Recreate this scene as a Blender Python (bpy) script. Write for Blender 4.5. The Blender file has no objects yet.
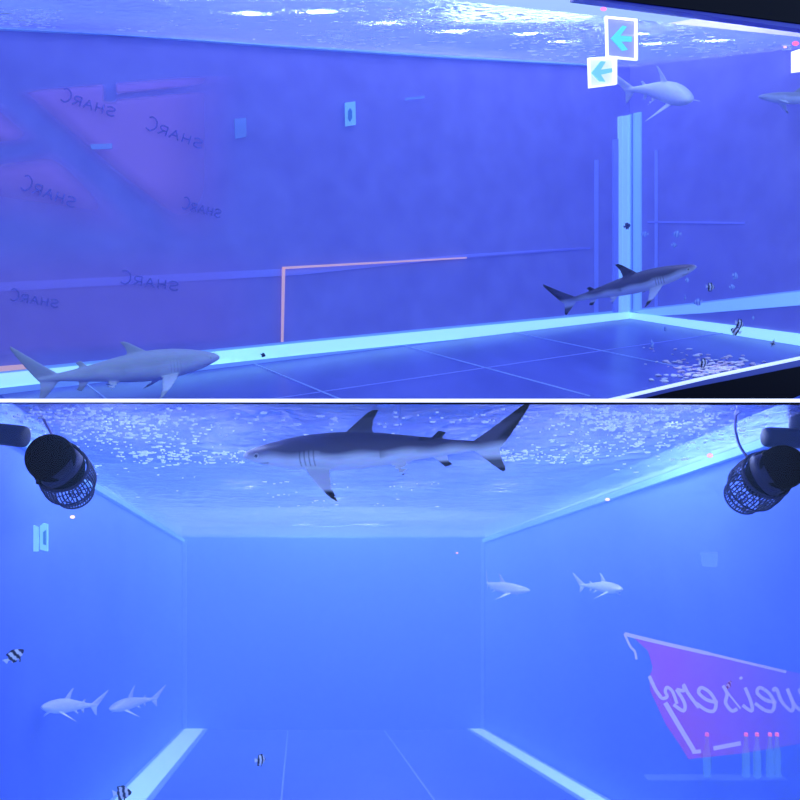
import bpy, bmesh, math, random
from mathutils import Vector, Matrix, noise
random.seed(7)
sc = bpy.context.scene
COL = sc.collection
CZ = 4.0                     # eye height
F = 860.0                    # focal length in pixels of the 800 px frame
PI = math.pi

def at(px, py, Y):
    return Vector(((px-400)/F*Y, Y, CZ+(400-py)/F*Y))

# ------------------------------------------------------------------ materials
MATS = {}
def mat(name, col=(.5,.5,.5), rough=.5, spec=.5, emit=None, es=0, alpha=1, metal=0):
    if name in MATS: return MATS[name]
    m = bpy.data.materials.new(name); m.use_nodes = True
    b = m.node_tree.nodes['Principled BSDF']
    b.inputs['Base Color'].default_value = (*col,1)
    b.inputs['Roughness'].default_value = rough
    b.inputs['Specular IOR Level'].default_value = spec
    b.inputs['Metallic'].default_value = metal
    b.inputs['Alpha'].default_value = alpha
    if emit:
        b.inputs['Emission Color'].default_value = (*emit,1)
        b.inputs['Emission Strength'].default_value = es
    MATS[name] = m
    return m

def noisy(name, c1, c2, scale=3, rough=.5, spec=.5, stretch=(1,1,1), bump=0, detail=4):
    """principled surface whose pigment drifts between two colours"""
    if name in MATS: return MATS[name]
    m = mat(name, c1, rough, spec); nt = m.node_tree; N = nt.nodes; L = nt.links
    tc = N.new('ShaderNodeTexCoord'); mp = N.new('ShaderNodeMapping')
    mp.inputs['Scale'].default_value = stretch
    nz = N.new('ShaderNodeTexNoise'); nz.inputs['Scale'].default_value = scale; nz.inputs['Detail'].default_value = detail
    r = N.new('ShaderNodeValToRGB')
    r.color_ramp.elements[0].position = .3; r.color_ramp.elements[1].position = .7
    r.color_ramp.elements[0].color = (*c1,1); r.color_ramp.elements[1].color = (*c2,1)
    L.new(tc.outputs['Object'], mp.inputs[0]); L.new(mp.outputs[0], nz.inputs['Vector'])
    L.new(nz.outputs['Fac'], r.inputs[0]); L.new(r.outputs[0], N['Principled BSDF'].inputs['Base Color'])
    if bump:
        b = N.new('ShaderNodeBump'); b.inputs['Strength'].default_value = bump
        L.new(nz.outputs['Fac'], b.inputs['Height']); L.new(b.outputs[0], N['Principled BSDF'].inputs['Normal'])
    return m

def attr_mat(name, rough=.45, spec=.3):
    """pigment stored on the animal's own skin (a colour attribute), haze whitening included"""
    if name in MATS: return MATS[name]
    m = mat(name, (.5,.5,.5), rough, spec); nt = m.node_tree
    a = nt.nodes.new('ShaderNodeAttribute'); a.attribute_name = 'pigment'
    nz = nt.nodes.new('ShaderNodeTexNoise'); nz.inputs['Scale'].default_value = 30
    mx = nt.nodes.new('ShaderNodeMix'); mx.data_type='RGBA'; mx.blend_type='MULTIPLY'; mx.inputs[0].default_value=.25
    nt.links.new(a.outputs['Color'], mx.inputs[6]); nt.links.new(nz.outputs['Color'], mx.inputs[7])
    nt.links.new(mx.outputs[2], nt.nodes['Principled BSDF'].inputs['Base Color'])
    return m

def glass_pane_mat():
    m = bpy.data.materials.new('tank_glass'); m.use_nodes = True; nt = m.node_tree; N = nt.nodes; L = nt.links
    N.remove(N['Principled BSDF'])
    t = N.new('ShaderNodeBsdfTransparent'); t.inputs[0].default_value = (.97,.985,1,1)
    g = N.new('ShaderNodeBsdfGlossy'); g.inputs['Roughness'].default_value = .02
    mx = N.new('ShaderNodeMixShader'); mx.inputs[0].default_value = .012
    L.new(t.outputs[0], mx.inputs[1]); L.new(g.outputs[0], mx.inputs[2]); L.new(mx.outputs[0], N['Material Output'].inputs[0])
    return m

def water_mat(name, col, dens, absorb, adens):
    m = bpy.data.materials.new(name); m.use_nodes = True; nt = m.node_tree; N = nt.nodes; L = nt.links
    N.remove(N['Principled BSDF'])
    s = N.new('ShaderNodeVolumeScatter'); s.inputs['Color'].default_value = (*col,1); s.inputs['Density'].default_value = dens
    s.inputs['Anisotropy'].default_value = 0.0
    a = N.new('ShaderNodeVolumeAbsorption'); a.inputs['Color'].default_value = (*absorb,1); a.inputs['Density'].default_value = adens
    ad = N.new('ShaderNodeAddShader')
    L.new(s.outputs[0], ad.inputs[0]); L.new(a.outputs[0], ad.inputs[1]); L.new(ad.outputs[0], N['Material Output'].inputs['Volume'])
    return m

def surface_mat(name, scale, strength, mixt, tint, refr_rough=.1, ior=1.5, rc=(.72,.80,1,1), stretch=(1,1,1), cut=(.35,.65)):
    """rippled underside of the water: lets daylight and lamps through, the ripples refract the lamps overhead"""
    m = bpy.data.materials.new(name); m.use_nodes = True; nt = m.node_tree; N = nt.nodes; L = nt.links
    N.remove(N['Principled BSDF'])
    tc = N.new('ShaderNodeTexCoord'); mp = N.new('ShaderNodeMapping'); mp.inputs['Scale'].default_value = stretch
    L.new(tc.outputs['Object'], mp.inputs[0])
    n1 = N.new('ShaderNodeTexNoise'); n1.inputs['Scale'].default_value = scale; n1.inputs['Detail'].default_value = 5; n1.inputs['Distortion'].default_value = .8
    L.new(mp.outputs[0], n1.inputs['Vector'])
    # calmer and rougher patches
    n2 = N.new('ShaderNodeTexNoise'); n2.inputs['Scale'].default_value = .55; n2.inputs['Detail'].default_value = 1.5
    L.new(mp.outputs[0], n2.inputs['Vector'])
    rr = N.new('ShaderNodeMapRange'); rr.inputs['From Min'].default_value = cut[0]; rr.inputs['From Max'].default_value = cut[1]
    rr.inputs['To Min'].default_value = .4; rr.inputs['To Max'].default_value = 1
    L.new(n2.outputs['Fac'], rr.inputs[0])
    mu = N.new('ShaderNodeMath'); mu.operation = 'MULTIPLY'; mu.inputs[1].default_value = strength
    L.new(rr.outputs[0], mu.inputs[0])
    b = N.new('ShaderNodeBump'); b.inputs['Distance'].default_value = (2.6 if scale==9 else 2.3)/scale; L.new(mu.outputs[0], b.inputs['Strength']); L.new(n1.outputs['Fac'], b.inputs['Height'])
    t = N.new('ShaderNodeBsdfTransparent'); t.inputs[0].default_value = (*tint,1)
    r = N.new('ShaderNodeBsdfRefraction'); r.inputs['IOR'].default_value = 1.33; r.inputs['Color'].default_value = rc; r.inputs['Roughness'].default_value = refr_rough
    g = N.new('ShaderNodeBsdfGlossy'); g.inputs['Roughness'].default_value = .12; g.inputs['Color'].default_value = (.6,.72,1,1)
    L.new(b.outputs[0], r.inputs['Normal']); L.new(b.outputs[0], g.inputs['Normal'])
    m1 = N.new('ShaderNodeMixShader'); fr=N.new('ShaderNodeFresnel'); fr.inputs['IOR'].default_value=ior; L.new(b.outputs[0],fr.inputs['Normal']); L.new(fr.outputs[0],m1.inputs[0])
    L.new(r.outputs[0], m1.inputs[1]); L.new(g.outputs[0], m1.inputs[2])
    m2 = N.new('ShaderNodeMixShader'); m2.inputs[0].default_value = mixt
    L.new(m1.outputs[0], m2.inputs[1]); L.new(t.outputs[0], m2.inputs[2])
    L.new(m2.outputs[0], N['Material Output'].inputs[0])
    return m

# ------------------------------------------------------------------ object helpers
def link(name, me, m=None, parent=None, smooth=False):
    o = bpy.data.objects.new(name, me); COL.objects.link(o)
    if m: me.materials.append(m)
    if parent: o.parent = parent
    if smooth: me.polygons.foreach_set('use_smooth', [True]*len(me.polygons))
    return o
def from_bm(name, bm, m=None, parent=None, smooth=False):
    bmesh.ops.recalc_face_normals(bm, faces=bm.faces)
    me = bpy.data.meshes.new(name); bm.to_mesh(me); bm.free()
    return link(name, me, m, parent, smooth)
def tag(o, label=None, cat=None, group=None, kind=None):
    if label: o['label'] = label
    if cat: o['category'] = cat
    if group: o['group'] = group
    if kind: o['kind'] = kind
    return o
def struct(o, label=None, cat=None):
    return tag(o, label, cat, kind='structure')
def empty(name, loc):
    o = bpy.data.objects.new(name, None); COL.objects.link(o); o.location = loc; o.empty_display_size=.1
    return o
def keep(o, root):
    """parent a world-space mesh to a thing without moving it"""
    o.parent = root; o.matrix_parent_inverse = Matrix.Translation(root.location).inverted() if root.type=='EMPTY' else Matrix.Identity(4)
    return o

def prism(bm, pts, off):
    """closed solid from a polygon and an offset vector"""
    a = [bm.verts.new(p) for p in pts]; b = [bm.verts.new(Vector(p)+off) for p in pts]
    n = len(pts)
    bm.faces.new(a); bm.faces.new(b[::-1])
    for i in range(n): bm.faces.new((a[i], a[(i+1)%n], b[(i+1)%n], b[i]))
def seg(bm, p, q, w, up, t):
    """flat bar from p to q, width w across, up = its normal, t thick"""
    p = Vector(p); q = Vector(q); d = (q-p).normalized(); s = d.cross(up).normalized()*w/2
    prism(bm, [p-s, q-s, q+s, p+s], up.normalized()*t)
def tube(bm, pts, r, n=8, caps=True):
    rings = []
    pts = [Vector(p) for p in pts]
    rad = r if isinstance(r,(list,tuple)) else [r]*len(pts)
    for i,p in enumerate(pts):
        d = (pts[min(i+1,len(pts)-1)]-pts[max(i-1,0)]).normalized()
        u = d.orthogonal().normalized() if i==0 else (u - d*u.dot(d)).normalized()
        v = d.cross(u)
        rings.append([bm.verts.new(p+(u*math.cos(2*PI*k/n)+v*math.sin(2*PI*k/n))*rad[i]) for k in range(n)])
    for a,b in zip(rings, rings[1:]):
        for k in range(n): bm.faces.new((a[k],a[(k+1)%n],b[(k+1)%n],b[k]))
    if caps: bm.faces.new(rings[0][::-1]); bm.faces.new(rings[-1])
def smooth_pts(pts, k=6):
    out = []
    P = [pts[0]]+list(pts)+[pts[-1]]
    for i in range(1,len(P)-2):
        a,b,c,d = [Vector(x) for x in P[i-1:i+3]]
        for j in range(k):
            t=j/k
            out.append(.5*((2*b)+(c-a)*t+(2*a-5*b+4*c-d)*t*t+(3*b-a-3*c+d)*t**3))
    out.append(Vector(pts[-1])); return out

# planes on which flat things hang: pixel -> point at the plane's own distance
e1 = Vector((1300,860,0)).normalized(); e2 = Vector((-570,860,0)).normalized()
C = Vector((3.610, 13.5, 0))
def on_line(px, p0, d):
    k = (px-400)/F
    t = (k*p0.y-p0.x)/(d.x-k*d.y)
    return p0.y+t*d.y
def back(px, py, off=.0):
    p0 = C - e2*off
    return at(px,py,on_line(px,p0,e1))
def rightwall(px, py, off=.0):
    return at(px,py,on_line(px,C-e1*off,e2))
FR = C + Vector((.5524,-.8335,0))*3.5
FM = FR - e1*((FR.y-6.9)/e1.y)
def front(px, py, off=0.):
    if px > 400+F*FM.x/FM.y: return at(px,py,on_line(px,FR-e2*off,e1))
    return at(px,py,6.9-off)
def plate(name, pts, fn, off, t, m, parent=None, nrm=None):
    bm = bmesh.new(); P = [fn(x,y,off) for x,y in pts]
    n = nrm if nrm is not None else (P[1]-P[0]).cross(P[2]-P[0]).normalized()
    if n.y > 0: n = -n
    prism(bm, P, n*t); o = from_bm(name, bm, m)
    if parent: keep(o, parent)
    return o
def ribbons(name, strokes, fn, off, t, m, parent, conv=lambda x,y:(x,y), sm=5):
    """brush strokes: each (width_px, [points]) becomes one flat raised ribbon"""
    bm = bmesh.new()
    for w, pts in strokes:
        q = smooth_pts([Vector((*conv(*p),0)) for p in pts], sm) if len(pts)>2 else [Vector((*conv(*p),0)) for p in pts]
        L=[];R=[]
        for i,p in enumerate(q):
            d=(q[min(i+1,len(q)-1)]-q[max(i-1,0)]); d = d.normalized() if d.length>1e-6 else Vector((1,0,0))
            s=Vector((-d.y,d.x,0))*w/2
            L.append(fn(p.x+s.x,p.y+s.y,off)); R.append(fn(p.x-s.x,p.y-s.y,off))
        n=Vector((0,-1,0))*t
        vs=[[bm.verts.new(a) for a in (L[i],R[i],R[i]+n,L[i]+n)] for i in range(len(q))]
        for a,b in zip(vs,vs[1:]):
            for k in range(4): bm.faces.new((a[k],a[(k+1)%4],b[(k+1)%4],b[k]))
        bm.faces.new(vs[0]); bm.faces.new(vs[-1][::-1])
    o = from_bm(name,bm,m); keep(o,parent); return o

# ------------------------------------------------------------------ camera, world
cam = bpy.data.objects.new('camera', bpy.data.cameras.new('camera')); COL.objects.link(cam)
cam.location = (0,0,CZ); cam.rotation_euler = (PI/2,0,0)
cam.data.sensor_width = 36; cam.data.lens = F/800*36; cam.data.clip_start=.05
sc.camera = cam
sc.view_settings.view_transform = 'Standard'; sc.view_settings.look='None'; sc.view_settings.gamma=1
sc.view_settings.exposure = .20
w = bpy.data.worlds.new('room_light'); sc.world = w; w.use_nodes = True
w.node_tree.nodes['Background'].inputs[0].default_value = (.25,.38,.80,1)
w.node_tree.nodes['Background'].inputs[1].default_value = 1.42
sc.cycles.volume_bounces = 2
sc.cycles.max_bounces = 6; sc.cycles.transparent_max_bounces = 16
sc.cycles.sample_clamp_indirect = 4
sc.cycles.sample_clamp_direct = 40

# colours
WALL  = noisy('blue_tank_wall', (.30,.27,.66), (.36,.33,.74), 2.5, .55, .2)
FLOOR = noisy('blue_tank_floor', (.08,.10,.46), (.16,.19,.66), 1.6, .32, .5, (1,.35,1))
LWALL = noisy('deep_blue_wall', (.10,.18,.60), (.12,.21,.67), 2, .6, .1)
SEAM  = mat('cyan_sealant', (.70,.96,.98), .4, .3, (.38,.85,1.0), .62)  # lit brightness of the seam put in as emission
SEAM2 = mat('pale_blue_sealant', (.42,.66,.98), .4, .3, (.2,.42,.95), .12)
LINE  = mat('pale_joint', (.50,.64,.95), .5)
BLACK = mat('black_frame', (.004,.004,.006), .7, .1)
WHITE = mat('glowing_white_ledge', (.85,.86,.9), .5, .2, (1,1,1), .6)  # whiteness of the ledge partly put in as emission
GLASS = glass_pane_mat()

# ================================================================== UPPER TANK
def zf(X,Y): return CZ-2.01+.2442*Y
def zs(X,Y): return CZ+1.239+.013*X+.2915*Y
BL = Vector((-4.75,0,0)); BL.y = C.y-(C.x-BL.x)/e1.x*e1.y
FL = Vector((-4.75,6.9,0))
foot = [BL, C, FR, FM, FL]
def lift(p, f, dz=0): return Vector((p.x,p.y,f(p.x,p.y)+dz))
bm = bmesh.new(); prism(bm, [lift(p,zf) for p in foot], Vector((0,0,-.08))); struct(from_bm('floor', bm, FLOOR))
def wall(name, p, q, m, n):
    bm = bmesh.new(); prism(bm, [lift(p,zf,-.08), lift(q,zf,-.08), lift(q,zs,.6), lift(p,zs,.6)], n*.08); return struct(from_bm(name,bm,m))
wall('wall_back', BL-e1*.0, C, WALL, e2)
wall('wall_right', C, FR, WALL, e1)
wall('wall_left', FL, BL, WALL, Vector((-1,0,0)))
# water, rippled surface
bm = bmesh.new()
cen=sum(foot,Vector())/5
wfoot=[BL+Vector((.02,.0,0))-e2*.02, C-e1*.02-e2*.02, FR-e1*.02+e2*.02, FM+Vector((0,.025,0)), FL+Vector((.02,.02,0))]
ins = [lift(p,zf,.003) for p in wfoot]; top = [lift(p,zs,-.005) for p in wfoot]
a=[bm.verts.new(p) for p in ins]; b=[bm.verts.new(p) for p in top]
bm.faces.new(a[::-1]); bm.faces.new(b)
for i in range(5): bm.faces.new((a[i],a[(i+1)%5],b[(i+1)%5],b[i]))
wat = from_bm('water', bm, water_mat('hazy_blue_water',(.25,.34,1.0),.030,(.45,.60,1.0),.03))
tag(wat,'clear violet-blue water filling the upper shark tank','water',kind='stuff')
bm = bmesh.new(); bm.faces.new([bm.verts.new(lift(p,zs,.004)) for p in foot]); 
ws = from_bm('water_surface', bm, surface_mat('rippled_water_surface', 9, 1.0, .16, (.6,.66,1), .14, 2.0, (.50,.58,1,1), cut=(.40,.62)), wat)
if ws.data.polygons[0].normal.z > 0: ws.data.flip_normals()
# glass and its black surround
bm = bmesh.new()
for p,q in ((FL,FM),(FM,FR)):
    n = Vector((0,-1,0)) if p is FL else -e2
    zb = lambda v: max(lift(v,zf).z, CZ-.35)
    prism(bm, [Vector((p.x,p.y,zf(0,p.y)))-n*0, Vector((q.x,q.y,zf(0,q.y))), Vector((q.x,q.y,CZ+4.9)), Vector((p.x,p.y,CZ+4.9))], n*.03)
struct(from_bm('window_1', bm, GLASS))
# black header and black sill of the angled pane
def strip(name, ptsf, m, t, nrm=-e2):
    return plate(name, ptsf, front, .05, t, m, None, nrm)
struct(strip('trim_header', [(588,-30),(588,2.5),(700,15.5),(810,29.5),(880,37),(880,-30)], BLACK, .12))
struct(strip('trim_header_lip', [(570,0),(700,16),(810,30),(880,38),(880,43),(810,34.5),(700,19.5),(570,2.5)], mat('dark_blue_acrylic',(.03,.04,.40),.3), .1))
struct(strip('wall_sill', [(622,401.5),(664,391.5),(810,363),(880,349),(880,425),(622,425)], BLACK, .12))
struct(strip('trim_sill_lip', [(575,404),(622,397),(700,378.5),(810,355.5),(880,342),(880,349.5),(810,363.5),(664,392),(622,402),(575,406)], mat('navy_glass_edge',(.05,.08,.42),.3), .1))
struct(strip('trim_sill_bead', [(590,404.5),(622,397),(700,379),(810,356),(880,342.5),(880,340.5),(810,354.2),(700,377.3),(622,395.5),(590,402.8)], mat('bright_edge',(.8,.85,1),.3,.5,(.6,.75,1),.7), .12))  # bright line of the bead put in as emission
# unseen black strips added below the panes to block lamp light
for p,q,n in ((FL,FM,Vector((0,-1,0))),(FM,FR,-e2)):
    bm=bmesh.new(); p=p-e1*0; zt=CZ-.002
    prism(bm,[Vector((p.x,p.y,CZ-.5))+n*.035,Vector((q.x,q.y,CZ-.5))+n*.035,Vector((q.x,q.y,zt))+n*.035,Vector((p.x,p.y,zt))+n*.035],n*.02); struct(from_bm('trim_spill_guard',bm,BLACK))
# sealant seams, their lit brightness put in as emission
def floorstrip(name, p, q, w0, w1, side, m, dz=.012, f=zf):
    """strip lying on a floor along p-q, from w0 to w1 metres to its side"""
    bm=bmesh.new(); prism(bm,[lift(p+side*w0,f,dz-.01),lift(q+side*w0,f,dz-.01),lift(q+side*w1,f,dz-.01),lift(p+side*w1,f,dz-.01)],Vector((0,0,.012))); return struct(from_bm(name,bm,m))
def wallstrip(name, pts, fn, m, off=.0, t=.012, nrm=None):
    return struct(plate(name, pts, fn, off, t, m, None, nrm))
# back seam: fillet on the wall (bright), thin paler feet
wallstrip('trim_back_seam', [(-8,374.5),(300,343),(628,312),(628,322),(300,355),(-8,389)], back, SEAM, .0, .03, -e2)
wallstrip('trim_back_seam_edge', [(-8,371),(300,340.5),(628,309.5),(628,312),(300,343),(-8,374.5)], back, SEAM2, 0, .02, -e2)
wallstrip('trim_back_seam_foot', [(-8,389),(300,355),(628,322),(628,327),(300,361),(-8,397)], back, SEAM2, .0, .05, -e2)
wallstrip('trim_right_seam', [(631,312.5),(700,321),(810,335),(880,344),(880,362),(810,349),(700,333),(631,322)], rightwall, SEAM, .0, .03, -e1)
wallstrip('trim_right_seam_foot', [(631,322),(700,333),(810,349),(880,362),(880,368),(810,354),(700,338),(631,326)], rightwall, SEAM2, .0, .05, -e1)
wallstrip('trim_reflected_seam', [(633,311),(700,303.5),(810,290.5),(880,282),(880,297),(810,304.5),(700,313.5),(650,316)], rightwall, mat('reflected_cyan_band',(.45,.76,.98),.4,.3,(.28,.62,1),.33), .0, .02, -e1)  # back seam's reflection painted on the wall as a glowing strip
wallstrip('trim_reflected_seam_edge', [(633,311),(700,303.5),(810,290.5),(880,282),(880,280),(810,289),(700,302),(633,309.5)], rightwall, SEAM2, .0, .02, -e1)  # pale upper edge of the painted seam reflection
# vertical corner seam, several beads of sealant, brightened by emission
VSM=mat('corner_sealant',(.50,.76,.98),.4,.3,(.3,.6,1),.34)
VS = [(612,617,SEAM2,140),(617.5,621,VSM,117),(621.5,626.2,VSM,116.6),(626.8,629,VSM,116),(629.4,632.2,SEAM2,115),(634.2,636,SEAM2,114)]
for i,(x0,x1,m,t) in enumerate(VS):
    mm = m if i else mat('faint_blue_sealant',(.42,.46,.97),.4,.3)
    fn = back if x1<630 else rightwall
    wallstrip('trim_corner_seam', [(x0,t),(x1,t-1),(x1,312),(x0,313)], fn, mm, 0, .03, -e2 if fn is back else -e1)
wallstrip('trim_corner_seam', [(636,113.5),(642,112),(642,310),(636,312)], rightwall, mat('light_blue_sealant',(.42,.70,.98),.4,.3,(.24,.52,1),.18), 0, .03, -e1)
wallstrip('trim_corner_seam', [(655,150),(658,150),(658,309),(655,310)], rightwall, mat('faint_blue_sealant'), 0, .01, -e1)
wallstrip('trim_corner_seam', [(594,160),(598,160),(598,314),(594,315)], back, mat('faint_blue_sealant'), 0, .01, -e2)
wallstrip('trim_back_line', [(-8,283),(300,268),(470,254),(590,247),(590,249),(470,257),(300,275),(-8,292)], back, mat('faint_wall_band',(.42,.42,.95),.5,.2), 0, .01, -e2)
wallstrip('trim_right_line', [(648,221),(745,222),(745,224),(648,223)], rightwall, mat('faint_wall_band'), 0, .01, -e1)
# waterline along the back wall
wallstrip('trim_waterline', [(-8,27.5),(120,33),(270,45),(440,56),(590,65),(590,66.5),(440,58.5),(270,47.3),(120,36),(-8,30)], back, SEAM2, .0, .05, -e2)
#wallstrip('trim_waterline_glow', [(-8,30),(60,31),(120,34),(120,37),(60,33.5),(-8,33)], back, SEAM, .0, .06, -e2)
#wallstrip('trim_waterline_shade', [(70,56),(270,60),(440,71),(440,73),(270,62),(70,58)], back, mat('faint_wall_band'), .0, .02, -e2)
# joints between the floor sheets
FD = Vector((.5524,-.8335,0))
for px,py in ((85,384),(252,366),(402,345),(512,333)):
    p = back(px,py,.0); p.z=0
    q = p+FD*3.3
    # stop at the glass
    if q.y<7.0: q = p+FD*((p.y-6.98)/.8335)
    floorstrip('trim_floor_joint', p, q, -.009, .009, e1, LINE, .006)
p0=C-e2*1.7; floorstrip('trim_floor_joint', p0-e1*7.2, p0-e1*.02, -.006,.006, e2, mat('faint_blue_sealant'), .005)

# ================================================================== LOWER TANK
def lz(Y): return CZ-1.2315-.2465*Y
def lzs(X,Y): return CZ+.7745-.2465*Y
def xr(Y): return .89+(9-Y)*.140
def xl(Y): return -2.28+(9-Y)*.1163
YF=3.14; YB=9.0
lf=[Vector((xl(YF),YF,0)),Vector((xr(YF),YF,0)),Vector((xr(YB),YB,0)),Vector((xl(YB),YB,0))]
lzf=lambda X,Y: lz(Y)
bm=bmesh.new(); prism(bm,[lift(p,lzf) for p in lf],Vector((0,0,-.08))); struct(from_bm('floor',bm,noisy('lower_tank_floor',(.10,.17,.66),(.17,.27,.80),1.3,.4,.3,(1,.3,1))))
def lwall(name,p,q,n,ex=.12):
    bm=bmesh.new(); prism(bm,[lift(p,lzf,-.08),lift(q,lzf,-.08),lift(q,lzs,ex),lift(p,lzs,ex)],n*.06); struct(from_bm(name,bm,LWALL))
lwall('wall_back',lf[3],lf[2],Vector((0,1,0))); lwall('wall_right',lf[2],lf[1],Vector((1,0,0))); lwall('wall_left',lf[0],lf[3],Vector((-1,0,0)))
bm=bmesh.new()
lwf=[lf[0]+Vector((.012,.012,0)),lf[1]+Vector((-.012,.012,0)),lf[2]+Vector((-.012,-.012,0)),lf[3]+Vector((.012,-.012,0))]
a=[bm.verts.new(lift(p,lzf,.003)) for p in lwf]; b=[bm.verts.new(lift(p,lzs,-.003)) for p in lwf]
bm.faces.new(a[::-1]); bm.faces.new(b)
for i in range(4): bm.faces.new((a[i],a[(i+1)%4],b[(i+1)%4],b[i]))
lw=from_bm('water',bm,water_mat('foggy_blue_water',(.25,.47,.92),.28,(.35,.65,1.0),.02))
tag(lw,'cloudy sky-blue water filling the lower shark tank','water',kind='stuff')
bm=bmesh.new(); bm.faces.new([bm.verts.new(lift(p,lzs,.003)) for p in lf])
ls=from_bm('water_surface',bm,surface_mat('choppy_water_surface',8.2,1.0,.20,(.50,.60,1),.17,1.8,(.62,.72,1,1),cut=(.3,.6)),lw)
if ls.data.polygons[0].normal.z>0: ls.data.flip_normals()
bm=bmesh.new(); prism(bm,[Vector((lf[0].x,YF,lz(YF))),Vector((lf[1].x,YF,lz(YF))),Vector((lf[1].x,YF,CZ-.008)),Vector((lf[0].x,YF,CZ-.008))],Vector((0,-.02,0)))
struct(from_bm('window_2',bm,GLASS))
# added glowing white ledge between the two windows and the black rubber under it
bm=bmesh.new(); prism(bm,[Vector((-1.75,YF+.03,CZ-.0085)),Vector((2.0,YF+.03,CZ-.0085)),Vector((2.0,YF+.03,CZ+.0045)),Vector((-1.75,YF+.03,CZ+.0045))],Vector((0,-.09,0)))
struct(from_bm('trim_added_ledge',bm,WHITE))
bm=bmesh.new(); prism(bm,[Vector((-1.75,YF+.02,CZ-.012)),Vector((2.0,YF+.02,CZ-.019)),Vector((2.0,YF+.02,CZ-.0087)),Vector((-1.75,YF+.02,CZ-.0087))],Vector((0,-.06,0)))
struct(from_bm('trim_window_gasket',bm,BLACK))
# unseen navy sheet added between the tanks to stop lamp spill
bm=bmesh.new(); prism(bm,[Vector((-5.2,YF+.04,CZ-.004)),Vector((6.2,YF+.04,CZ-.004)),Vector((6.2,10.9,CZ-.004)),Vector((FM.x,6.85,CZ-.004)),Vector((-5.2,6.85,CZ-.004))],Vector((0,0,.006)))
struct(from_bm('trim_lamp_blocker',bm,mat('blocker_navy',(.05,.07,.32),.6,.1)))
def lower_strip(name,p,q,w0,w1,m,t=.012,dz=0):
    bm=bmesh.new(); s=Vector((1,0,0))
    prism(bm,[lift(p+s*w0,lzf,dz),lift(q+s*w0,lzf,dz),lift(q+s*w1,lzf,dz),lift(p+s*w1,lzf,dz)],Vector((0,0,t))); return struct(from_bm(name,bm,m))
lower_strip('trim_left_seam',lf[0],lf[3],.03,.23,SEAM)
lower_strip('trim_left_seam_edge',lf[0],lf[3],.0,.03,SEAM2)
lower_strip('trim_left_seam_edge',lf[0],lf[3],.23,.27,SEAM2)
lower_strip('trim_right_seam',lf[1],lf[2],-.16,-.03,SEAM)
lower_strip('trim_right_seam_edge',lf[1],lf[2],-.19,-.16,SEAM2)
lower_strip('trim_right_seam_edge',lf[1],lf[2],-.03,.0,SEAM2)
for x in (-1.16,-.16 ):
    p=Vector((x+.1163*5.8,YF,0)); q=Vector((x,8.9,0)); lower_strip('trim_floor_joint',p,q,-.006,.006,LINE,.006)
for x,s in ((xl(YB)+.01,1),(xr(YB)-.01,-1)):
    bm=bmesh.new(); prism(bm,[Vector((x,YB,lz(YB))),Vector((x+s*.035,YB,lz(YB))),Vector((x+s*.035,YB,lzs(0,YB)-.02)),Vector((x,YB,lzs(0,YB)-.02))],Vector((0,-.02,0))); struct(from_bm('trim_corner_seam',bm,mat('corner_bead',(.22,.34,.9),.5,.2)))
for (p,q,s) in ((lf[0],lf[3],1),(lf[1],lf[2],-1)):
    bm=bmesh.new(); prism(bm,[lift(p,lzs,-.05),lift(q,lzs,-.05),lift(q,lzs,-.012),lift(p,lzs,-.012)],Vector((s*.03,0,0))); struct(from_bm('trim_waterline',bm,mat('waterline_blue',(.25,.50,.88),.5,.2)))  # mid-blue strip along the waterline of each side wall

# ================================================================== LAMPS
def area(name, loc, target, size, power, col, sy=None):
    l=bpy.data.lights.new(name,'AREA'); l.energy=power; l.color=col; l.size=size
    if sy: l.shape='RECTANGLE'; l.size_y=sy
    o=bpy.data.objects.new(name,l); COL.objects.link(o); o.location=loc
    o.rotation_euler=(Vector(target)-Vector(loc)).to_track_quat('-Z','Y').to_euler(); return o
def point(name, loc, power, col=(.75,.88,1), r=0.0):
    l=bpy.data.lights.new(name,'POINT'); l.energy=power; l.color=col; l.shadow_soft_size=r
    o=bpy.data.objects.new(name,l); COL.objects.link(o); o.location=loc; return o
area('tank_lamp',(1.9,11.4,CZ+11),(1.9,11.4,CZ+1),2.2,160,(.62,.78,1))
for x,y,h,pw in ((-1.6,8.8,1.6,40),(-.2,10.2,2.6,60),(1.6,10.4,1.5,60),(3.0,10.6,1.6,50),(4.2,11.2,1.5,50),(-.9,9.0,2.0,50),(.7,10.6,2.2,110),(2.3,11.6,2.2,90),(3.6,11.9,2.2,90),(-3.2,7.8,2.0,40)):
    point('added_point_light',(x,y,zs(x,y)+h),pw*1.5,(.80,.90,1),.07)  # unseen points added above the upper surface for sparkle on the ripples
sl=bpy.data.lights.new('floor_spotlight','SPOT'); sl.energy=6000; sl.spot_size=.16; sl.spot_blend=.6; sl.shadow_soft_size=.1; sl.color=(1,.86,.92)
so=bpy.data.objects.new('floor_spotlight',sl); COL.objects.link(so); pt=Vector((3.0,8.9+.0,0)); pt=Vector(((712-400)/F*(2.01/(.2442-(400-372)/F)),2.01/(.2442-(400-372)/F),CZ+(400-372)/F*(2.01/(.2442-(400-372)/F))))
so.location=pt+Vector((.3,.8,8.5)); so.rotation_euler=(pt-so.location).to_track_quat('-Z','Y').to_euler()
for x,y,pw in ((-1.6,4.2,34),(-1.35,4.5,40),(-.95,4.7,34),(-.5,5.4,22),(.1,6.3,30),(.55,5.1,40),(.95,4.8,50),(1.2,4.5,50),(1.45,4.3,30),(-1.1,6.2,30),(.75,6.4,50)):
    point('added_point_light',(x,y,CZ-.045),pw*1.3,(.85,.93,1))  # unseen zero-size points added between the tanks for ripple glints
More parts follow.
